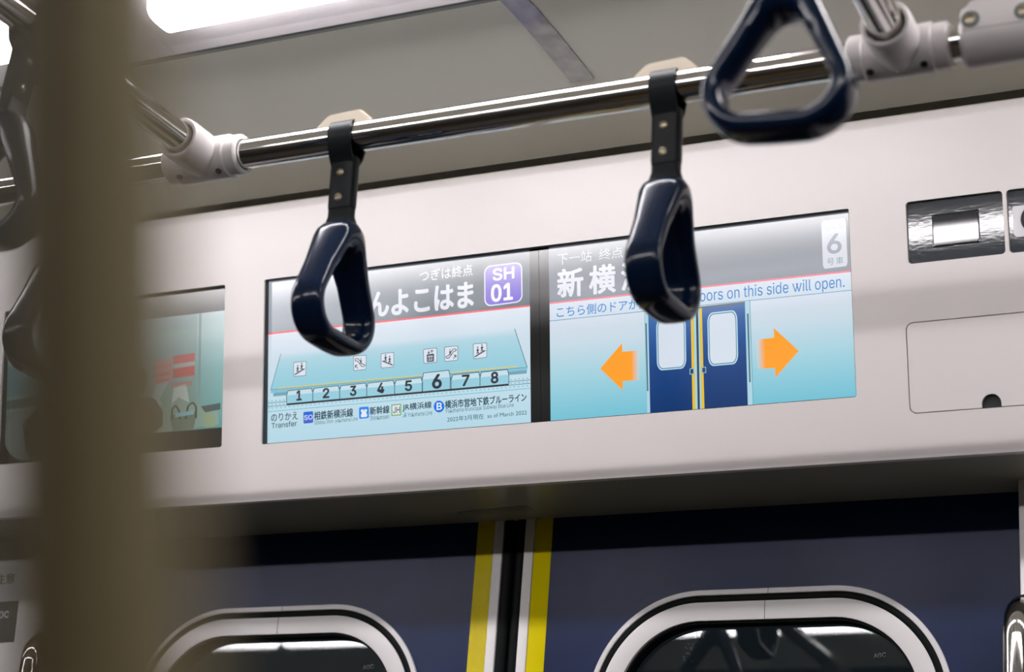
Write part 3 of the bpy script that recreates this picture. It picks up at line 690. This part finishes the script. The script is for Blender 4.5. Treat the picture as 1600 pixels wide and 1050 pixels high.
# ================================================================== SLIDING DOORS
def door_leaf(sgn, label):
    """sgn +1: leaf right of the seam"""
    t = thing('sliding_door', (XD+sgn*.33, YD, ZF), label, 'door', 'sliding door leaves')
    X = lambda d: XD+sgn*d
    cx = XD+sgn*.347; hw, r = .229, .145; ztop, zbot = .578, -.42
    zc, hh = (ztop+zbot)/2, (ztop-zbot)/2
    # leaf skin with the window opening
    ins = .004
    hole = rrect(cx, zc, hw-ins, hh-ins, r-ins, 16)
    xa, xb = sorted((X(.0545), X(.6655)))
    outer = [(xb, .6830), (xa, .6830), (xa, ZF+.004), (xb, ZF+.004)]
    bm = bmesh.new()
    tri = tessellate_polygon([[Vector((a, b, 0)) for a, b in outer], [Vector((a, b, 0)) for a, b in hole[::-1]]])
    allp = outer+hole[::-1]
    F = [bm.verts.new((a, YD, b)) for a, b in allp]; K = [bm.verts.new((a, YD+.03, b)) for a, b in allp]
    for f in tri: bm.faces.new([F[i] for i in f]); bm.faces.new([K[i] for i in f])
    for n0, n in ((0, 4), (4, len(hole))):
        for i in range(n): bm.faces.new((F[n0+i], F[n0+(i+1) % n], K[n0+(i+1) % n], K[n0+i]))
    bmesh.ops.remove_doubles(bm, verts=bm.verts, dist=1e-6)
    obj('leaf', bm, M['navy'], t, smooth=False)
    # bands towards the seam
    def band(name, d0, d1, y0, m, bev=.0006):
        bm = bmesh.new(); a, b = sorted((X(d0), X(d1))); box(bm, a, b, y0, YD+.03, ZF+.004, .6830, bev); return obj(name, bm, M[m], t)
    band('yellow_stripe', .0300, .0545, YD-.0006, 'yellowm' if sgn > 0 else 'yellow', .0002)
    band('edge_strip', .0160, .0290, YD-.002, 'alu')
    bm = bmesh.new(); a, b = sorted((X(.0290), X(.0300))); box(bm, a, b, YD+.001, YD+.03, ZF+.004, .6830); obj('seam_gap', bm, M['black'], t)
    bm = bmesh.new()
    pr = [(X(.0160), YD+.03), (X(.0160), YD+.002), (X(.014), YD-.001), (X(.010), YD-.0025), (X(.005), YD-.001), (X(.0018), YD+.002), (X(.0003), YD+.007), (X(.0003), YD+.03)]
    prism(bm, pr, ZF+.004, .6830, axis='z'); obj('rubber_seal', bm, M['rubber'], t)
    # window rings
    def ring(name, i0, i1, y0, y1, m):
        bm = bmesh.new(); o_ = rrect(cx, zc, hw-i0, hh-i0, r-i0, 28); i_ = rrect(cx, zc, hw-i1, hh-i1, r-i1, 28); n = len(o_)
        V = [[bm.verts.new((a, y, b)) for a, b in pts] for pts, y in ((o_, y1), (o_, y0+.0008), ([(o[0]*.88+i[0]*.12, o[1]*.88+i[1]*.12) for o, i in zip(o_, i_)], y0), ([(o[0]*.12+i[0]*.88, o[1]*.12+i[1]*.88) for o, i in zip(o_, i_)], y0), (i_, y0+.0008), (i_, y1))]
        for a in range(6):
            for k in range(n): bm.faces.new((V[a][k], V[a][(k+1) % n], V[(a+1) % 6][(k+1) % n], V[(a+1) % 6][k]))
        return obj(name, bm, M[m], t)
    fr = ring('window_frame', 0, .0068, YD-.004, YD+.020, 'wring')
    ring('window_gasket', .0068, .0155, YD-.0022, YD+.020, 'rubber')
    ring('window_surround', .0155, .0385, YD-.0048, YD+.020, 'wring')
    ring('glazing_bead', .0385, .0420, YD+.001, YD+.022, 'rubber')
    # frame joints at the top
    bm = bmesh.new(); box(bm, cx-.0004, cx+.0004, YD-.0050, YD-.0046, ztop-.0385, ztop-.0155); box(bm, cx+.003, cx+.0038, YD-.0042, YD-.0038, ztop-.0068, ztop-.0003)
    obj('frame_joint', bm, M['trim'], t, smooth=False)
    bm = bmesh.new(); g_ = rrect(cx, zc, hw-.0405, hh-.0405, r-.0405, 16)
    gy = lambda z: YD+.0085+(z-zc)*.0165                # the pane leans outwards a little at the top
    A = [bm.verts.new((a, gy(b), b)) for a, b in g_]; B = [bm.verts.new((a, gy(b)+.005, b)) for a, b in g_]
    for k in range(len(g_)): bm.faces.new((A[k], A[(k+1) % len(g_)], B[(k+1) % len(g_)], B[k]))
    bm.faces.new(A[::-1]); bm.faces.new(B)
    gl = obj('window_glass', bm, M['glass'], t, smooth=False)
    return t, gl
dr, gr = door_leaf(1, 'navy sliding door leaf right of the central seam, with rounded window')
dl, gl_ = door_leaf(-1, 'navy sliding door leaf left of the central seam, with rounded window')
M['etch'] = mat('glass_etching', (.16, .175, .17), .6)
M['scuff'] = mat('glass_scuff', (.10, .115, .12), .7)
def onglass(u, v, lift): p = aty(u, v, YD+.0155-.0001*lift); return p
def etched(par, items, name='maker_mark'):
    p = Pic(onglass); p.nrm = Vector((0, -1, 0))
    for it in items: p.text(*it)
    for f in p.bm.faces: pass
    return p.build(name, par, 'etch')
etched(dr, [('AGC', (1365, 1029.4), (1384.2, 1026.6), (1365, 1021.8), (90, 95, 95), .02, 1)])
etched(dl, [('AGC', (567, 1047), (584, 1044.6), (567, 1040), (90, 95, 95), .02, 1)])
p = Pic(onglass); p.nrm = Vector((0, -1, 0))
rs = random.Random(3)
for (u, v, n, sp) in ((1092, 993, 5, 5), (1076, 1006, 6, 6), (1073, 1024, 7, 7)):
    for k in range(n):
        x, y = u+rs.uniform(-sp, sp), v+rs.uniform(-sp, sp); a = rs.uniform(.4, 1.2); L = rs.uniform(2, 6)
        p.line((x, y), (x+L*math.cos(a), y+L*math.sin(a)), rs.uniform(.3, .8), (80, 90, 90), 1)
p.build('scuff_marks', dr, 'scuff')

# ================================================================== GRAB HANDLES on the pillars
def arc(c, r, a0, a1, n, f): return [f(c[0]+r*math.cos(math.radians(a0+(a1-a0)*k/n)), c[1]+r*math.sin(math.radians(a0+(a1-a0)*k/n))) for k in range(n+1)]
def grab_handle(x, label):
    t = thing('grab_handle', (x, 2.1635, -.45), label, 'handle', 'door side grab handles')
    yh, zt = 2.108, .520; R = .034
    f = lambda y, z: (x, y, z)
    pts = [(x, 2.170, zt), (x, yh+R, zt)]+arc((yh+R, zt-R), R, 90, 180, 10, f)+[(x, yh, zt-.1), (x, yh, -.3)]+arc((yh+R, -.36), R, 180, 270, 8, f)+[(x, 2.170, -.36-R)]
    bm = bmesh.new(); tube(bm, pts, .0165); obj('bar', bm, M['steel'], t)
    for z in (zt, -.36-R):
        bm = bmesh.new(); lathe_x(bm, [(0, .026), (.003, .026), (.006, .022), (.007, .018)], (x, 2.1636, z), (0, -1, 0)); obj('flange', bm, M['steel'], t)
hx = aty(1591, 1010, 2.108).x
grab_handle(hx, 'polished steel grab handle on the white pillar right of the doors')
grab_handle(2*XD-hx, 'polished steel grab handle left of the doors, mostly behind the pole')

# stickers on the left pillar
YP = 2.1635
def onpillar(u, v, lift): return aty(u, v, YP-.0004-.0002*lift)
def sticker(name, q, m, label, cat):
    t = thing(name, tuple(onpillar(q[3][0], q[3][1], 0)), label, cat)
    bm = bmesh.new(); A = [onpillar(*c, 0) for c in q]; V = [bm.verts.new(a) for a in A]; Wv = [bm.verts.new((a.x, YP-.00005, a.z)) for a in A]
    for i in range(4): bm.faces.new((V[i], V[(i+1) % 4], Wv[(i+1) % 4], Wv[i]))
    bm.faces.new(V); bm.faces.new(Wv[::-1]); obj('backing', bm, M[m], t, smooth=False)
    return t
t = sticker('caution_sticker', [(-60, 887.5), (31, 884.5), (27, 938), (-66, 943)], 'signw', 'white caution sticker on the pillar at the far left edge', 'sticker')
p = Pic(onpillar); p.nrm = Vector((0, -1, 0)); p.text('ドアに注意', (-52, 917), (24, 911), (-51, 901), (30, 30, 30), .01, 1); p.build('lettering', t, 'signd')
t = sticker('door_sticker', [(-66, 944.5), (30.5, 938.5), (23, 1003), (-76, 1009)], 'signd', 'dark sticker with pale lettering, under the white caution sticker', 'sticker')
p = Pic(onpillar); p.nrm = Vector((0, -1, 0)); p.text('roc', (-6, 966.5), (14, 965), (-5, 956), (200, 200, 200), .01, 1); p.build('lettering', t, 'signw')

# ================================================================== CEILING LIGHTS, TRIM, SEAM STRIP
def ceiling_light(x0, x1, mir, label, pad=.0195, group='ceiling light rows'):
    Yf = (lambda y: 2*YL-y) if mir else (lambda y: y)
    t = thing('ceiling_light', ((x0+x1)/2, Yf(1.517), 1.1025), label, 'light', group)
    pr = [(1.447, 1.1027), (1.450, 1.0930), (1.4840, 1.0900), (1.545, 1.0900), (1.600, 1.0915), (1.6165, 1.0905), (1.6200, 1.0925), (1.6200, 1.1027)]
    bm = bmesh.new(); prism(bm, [(Yf(y), z) for y, z in pr], x0-pad, x1+pad); obj('housing', bm, M['refl'], t, smooth=False)
    bm = bmesh.new(); pr = [(1.4905, 1.0898)]+[(1.517+.0265*math.copysign(abs(math.cos(a))**.6, math.cos(a)), 1.0790-.0150*math.sin(a)**.8) for a in [math.pi-math.pi*k/16 for k in range(17)]]+[(1.5435, 1.0898)]
    prism(bm, [(Yf(y), z) for y, z in pr], x0, x1); obj('lamp_cover', bm, M['tubef' if mir else 'tube'], t)
    return t
xe = -1.236
ceiling_light(xe, -.560, False, 'white strip light on the ceiling at upper left, right of the pole', .0498)
ceiling_light(xe-1.335, xe-.10, False, 'white strip light at the far upper left, left of the pole', .0498)
ceiling_light(-.30, .935, False, 'strip light on the door side ceiling, beyond the right of the frame')
ceiling_light(xe-2.67, xe-1.435, False, 'distant strip light on the door side ceiling, farthest left', .0498)
xo = -1.45
for k, lb in ((0, 'strip light on the opposite ceiling row, mirrored in the door window'), (-1, 'strip light on the opposite ceiling row, just left of the mirrored one'), (1, 'strip light on the opposite ceiling row, nearest the camera'), (-2, 'strip light on the opposite ceiling row, farthest away')):
    ceiling_light(xo+1.275*k, xo+1.275*k+1.235, True, lb)
xtrim = atz(776, 6, 1.09).x
bm = bmesh.new(); pr = [(1.6205, 1.1027), (1.6205, 1.0945), (1.6265, 1.0938), (1.6340, 1.0960), (1.6370, 1.0995), (1.6420, 1.1005), (1.6425, 1.1027)]
prism(bm, pr, X0+.1, xtrim); struct('trim_2', bm, M['trim'], smooth=False)
ys0, ys1 = 1.60, atz(905, 127, 1.117).y
xs0, xs1 = atz(860, 97, 1.114).x, atz(903, 97, 1.114).x
def ceil_z(y):
    for (a, za), (b, zb) in zip(half, half[1:]):
        if a <= y <= b: return za+(zb-za)*(y-a)/(b-a)
    return 1.13
bm = bmesh.new(); n = 24; R1, R2 = [], []
for k in range(n+1):
    y = 1.6455+(ys1-1.6455)*k/n; z = ceil_z(y)
    R1.append([bm.verts.new((x, y, z-.0018)) for x in (xs0, xs1)]); R2.append([bm.verts.new((x, y, z+.0002)) for x in (xs0, xs1)])
for k in range(n):
    bm.faces.new((R1[k][0], R1[k][1], R1[k+1][1], R1[k+1][0])); bm.faces.new((R2[k][0], R2[k+1][0], R2[k+1][1], R2[k][1]))
    for j in (0, 1): bm.faces.new((R1[k][j], R1[k+1][j], R2[k+1][j], R2[k][j]))
bm.faces.new((R1[0][0], R2[0][0], R2[0][1], R1[0][1])); bm.faces.new((R1[n][0], R1[n][1], R2[n][1], R2[n][0]))
so = obj('ceiling_seam_strip', bm, M['seam'])
setprops(so, 'narrow shiny strip crossing the grey ceiling plates above the rail', 'strip')

# ================================================================== HAND RAILS
YR, ZR, RR_ = 1.55, .9042, .016
J1, J2 = -1.1686, -.406
rail = thing('hand_rail', (XD, YR, ZR-RR_), 'long polished steel rail running under the ceiling, straps hanging from it', 'rail')
bm = bmesh.new(); tube(bm, [(x, YR, ZR) for x in (-4.2, -2, 0, 2.4)], RR_, 36); obj('pipe', bm, M['steel'], rail)
for xj, lb in ((J1, 'steel cross pipe meeting the rail at the left, passing behind the near pole'), (J2, 'steel cross pipe meeting the rail at the upper right')):
    # from the rail across the car to the opposite wall
    t = thing('cross_pipe', (xj, YC, ZR-RR_), lb, 'rail', 'cross pipes over the doorway')
    bm = bmesh.new(); tube(bm, [(xj, y, ZR) for y in (YO-.019, .7, 1.2, YR-.018)], RR_, 36); obj('pipe', bm, M['steel'], t)
    for sgn, yr in ((1, YR),):
        jt = thing('pipe_joint', (xj, yr, ZR-.026), 'white plastic tee joint clamping the left cross pipe to the rail' if xj == J1 else 'white plastic tee joint clamping the right cross pipe to the rail', 'joint', 'pipe joints')
        bm = bmesh.new()
        lathe_x(bm, [(-.047, .0168), (-.047, .0205), (-.045, .0222), (-.033, .0222), (-.031, .0240), (.031, .0240), (.033, .0222), (.045, .0222), (.047, .0205), (.047, .0168)], (xj, yr, ZR), (1, 0, 0), 36, False)
        obj('sleeve', bm, M['fit'], jt)
        bm = bmesh.new()
        lathe_x(bm, [(.004, .0235), (.020, .0240), (.048, .0240), (.0545, .0235), (.0565, .0220), (.0565, .0190), (.0525, .0175)], (xj, yr, ZR), (0, -sgn, 0), 36, False)
        obj('branch', bm, M['fit'], jt)
        for dx in (-.026, .024):
            bm = bmesh.new()
            lathe_x(bm, [(0, .0036), (.0012, .0036), (.0016, .003)], (xj+dx, yr-sgn*.0105, ZR-.0215), (0, -sgn*.45, -.9), 14)
            obj('screw', bm, M['black'], jt)
# rail hanger bracket at the right edge
hb = thing('rail_hanger', (-.300, YR, ZR-.026), 'white plastic bracket holding the rail at the top right corner', 'bracket')
xl = aty(1499, 70, YR-.02).x; wdt = .070; xm = xl+wdt/2
bm = bmesh.new(); lathe_x(bm, [(0, .0170), (0, .0225), (.003, .0250), (wdt-.003, .0250), (wdt, .0225), (wdt, .0170)], (xl, YR, ZR), (1, 0, 0), 36, False); obj('sleeve', bm, M['fit'], hb)
hl = [(.001, ZR-.005), (.001, ZR+.016), (.003, ZR+.0215), (.012, ZR+.0225), (.0185, ZR+.026), (.0235, ZR+.036), (.0262, ZR+.055), (.0265, 1.1185)]
prf = [(xl+a, b) for a, b in hl]+[(xl+wdt-a, b) for a, b in hl[::-1]]
bm = bmesh.new(); vs = prism(bm, prf, YR-.0258, YR+.0258, axis='y')
bmesh.ops.bevel(bm, geom=[e_ for e_ in bm.edges if e_.calc_length() > 0 and abs(e_.verts[0].co.y-e_.verts[1].co.y) < 1e-6], offset=.003, segments=3, affect='EDGES')
obj('upright', bm, M['fit'], hb)
for sx in (xl+.0115, xl+wdt-.0115):
    bm = bmesh.new(); lathe_x(bm, [(-.001, .0085), (.0008, .0085), (.0012, .0075)], (sx, YR-.0258, ZR+.008), (0, -1, 0), 20); rc = obj('screw_recess', bm, M['trim'], hb)
    bm = bmesh.new(); lathe_x(bm, [(.0005, .0050), (.003, .0048), (.0036, .003)], (sx, YR-.0258, ZR+.008), (0, -1, 0), 16); obj('screw', bm, M['screw'], hb)

# ================================================================== HAND STRAPS
def make_strap(loc, rot, label):
    """rail along local x; the ring lies across it"""
    t = thing('hand_strap', (0, 0, 0), label, 'strap', 'hand straps with triangular grips')
    # band looped over the rail
    R0 = RR_+.0006; th = .0024; wd = .0135
    inner = [(-.0022, -.092), (-.0022, -.040), (-.0030, -.031), (-.0100, -.0225), (-.0150, -.010)]
    arcp = [(-(R0)*math.cos(a), (R0)*math.sin(a)) for a in [math.radians(-20+220*k/18) for k in range(19)]]
    path = [(-.0022, -.092), (-.0022, -.042), (-.0034, -.032), (-.0105, -.0215)]+arcp+[(.0105, -.0215), (.0034, -.032), (.0022, -.042), (.0022, -.092)]
    bm = bmesh.new(); V = []
    for i, (y, z) in enumerate(path):
        a = Vector(path[max(0, i-1)]); b = Vector(path[min(len(path)-1, i+1)]); d = (b-a).normalized(); nrm = Vector((-d.y, d.x))
        V.append([bm.verts.new((sx*wd, y+nrm.x*k, z+nrm.y*k)) for sx, k in ((-1, 0), (1, 0), (1, th), (-1, th))])
    for i in range(len(V)-1):
        for j in range(4): bm.faces.new((V[i][j], V[i][(j+1) % 4], V[i+1][(j+1) % 4], V[i+1][j]))
    bm.faces.new(V[0][::-1]); bm.faces.new(V[-1]); obj('band', bm, M['strap'], t)
    # sleeve with two screws
    bm = bmesh.new(); lv = []
    for z, hw, hy in ((-.0230, .0138, .0080), (-.0245, .0146, .0088), (-.0320, .0146, .0074), (-.0765, .0146, .0074), (-.0800, .0142, .0068), (-.0802, .0132, .0060), (-.0880, .0140, .0062), (-.0960, .0165, .0074), (-.1030, .0205, .0090), (-.1075, .0225, .0086)):
        o2 = rrect(0, 0, hw, hy, hy*.6, 3); lv.append([bm.verts.new((x, y, z)) for x, y in o2])
    for a, b in zip(lv, lv[1:]):
        for k in range(len(a)): bm.faces.new((a[k], a[(k+1) % len(a)], b[(k+1) % len(a)], b[k]))
    bm.faces.new(lv[0][::-1]); bm.faces.new(lv[-1]); obj('sleeve', bm, M['strap'], t)
    for z in (-.0410, -.0690):
        for sy in (-1, 1):
            bm = bmesh.new(); lathe_x(bm, [(-.001, .0042), (.0006, .0042), (.0010, .0034), (.0003, .0030), (.0003, .0026), (.0010, .0022), (.0012, .0012)], (-.001, sy*.0073, z), (0, sy, 0), 18)
            obj('screw', bm, M['screw'], t)
    # triangular grip
    n_ = 14; O = rtri(.0825, .002, .1640, .036, .022, n_); I = rtri(.0600, .0165, .1165, .0220, .0160, n_)
    bm = bmesh.new(); seg = 16; rings = []; zb = -.2310
    for o_, i_ in zip(O, I):
        m_ = (o_+i_)/2; h = (o_-i_)/2
        kk = max(0, min(1, 1-o_.y/.045)); kk = kk*kk*(3-2*kk)
        bulge = -.0035*kk*math.cos(math.pi/2*min(1, abs(o_.x)/.062))**1.5
        m_ = m_+Vector((0, bulge*.5)); h = h+Vector((0, bulge*.5))
        wv = .0180+.0050*max(0, min(1, (m_.y-.080)/.04))
        rg = []
        for k in range(seg):
            a = 2*math.pi*k/seg; ca_, sa_ = math.cos(a), math.sin(a)
            pc = math.copysign(abs(ca_)**.74, ca_); ps = math.copysign(abs(sa_)**.66, sa_)
            q = m_+h*pc; rg.append(bm.verts.new((wv*ps, q.x, zb+q.y)))
        rings.append(rg)
    N = len(rings)
    for i in range(N):
        for k in range(seg): bm.faces.new((rings[i][k], rings[i][(k+1) % seg], rings[(i+1) % N][(k+1) % seg], rings[(i+1) % N][k]))
    obj('grip_ring', bm, M['ring'], t)
    # saddle on top of the rail
    pr = [(-.0370, .0095), (-.0200, .0240), (-.0180, .0250), (.0180, .0265), (.0200, .0258), (.0370, .0105), (.0370, .0080), (-.0370, .0080)]
    bm = bmesh.new(); prism(bm, pr, -.0105, .0135, axis='y')
    bmesh.ops.bevel(bm, geom=bm.edges[:], offset=.0012, segments=2, affect='EDGES'); obj('saddle', bm, M['cream'], t)
    return t
def place(t, loc, rotz, label=None, swing=0.):
    t.location = (loc[0], loc[1], loc[2]+Z0); t.rotation_euler = (swing, 0, rotz)
    if label: t['label'] = label
def dup(root):
    r = root.copy(); C.objects.link(r)
    for ch in root.children:
        c = ch.copy(); C.objects.link(c); c.parent = r
    return r
s0 = make_strap(None, 0, 'left of the two hand straps in front of the screens, over the platform map')
src = s0
place(s0, (-.994, YR, ZR), 0, None, .060)
place(dup(src), (-.6350, YR, ZR), 0, 'hand strap hanging in front of the screen with the orange arrows', .060)
place(dup(src), (-1.3565, YR, ZR), 0, 'hand strap left of the tee joint, its grip peeking out beside the pole', .050)
place(dup(src), (J2, 1.2500, ZR), math.pi/2, 'large blurred strap grip seen face on at the upper right', .08)
place(dup(src), (J1, 1.2480, ZR), math.pi/2, 'hand strap at the upper left edge, its screws just left of the pole', .08)

# ================================================================== NEAR POLE (close to the lens)
pt = ray(130, 0)*.252; pb = ray(148, 1050)*.197
dv = (pt-pb)
ctrl = [Vector((pb.x+.10, pb.y-.02, ZF)), Vector((pb.x+.10, pb.y-.02, ZF+.6)), Vector((pb.x+.085, pb.y-.022, -.32)), pb-dv*.9, pb-dv*.35, pb, pb+dv*.5, pt, pt+dv*.5, pt+dv*1.2+Vector((0, 0, .05)), Vector((pt.x+dv.x*1.7, pt.y+dv.y*1.7, .62)), Vector((pt.x+dv.x*1.75, pt.y+dv.y*1.75, .9)), Vector((pt.x+dv.x*1.75, pt.y+dv.y*1.75, 1.14))]
def catmull(P, n=8):
    out = []
    for i in range(len(P)-1):
        p0, p1, p2, p3 = P[max(0, i-1)], P[i], P[i+1], P[min(len(P)-1, i+2)]
        for k in range(n):
            t_ = k/n; out.append(.5*((2*p1)+(p2-p0)*t_+(2*p0-5*p1+4*p2-p3)*t_**2+(3*p1-p0-3*p2+p3)*t_**3))
    return out+[P[-1]]
bm = bmesh.new(); tube(bm, catmull(ctrl), .0113, 32)
np_ = obj('stanchion', bm, M['pole'])
setprops(np_, 'blurred brownish grab pole standing close to the camera at the left', 'pole')
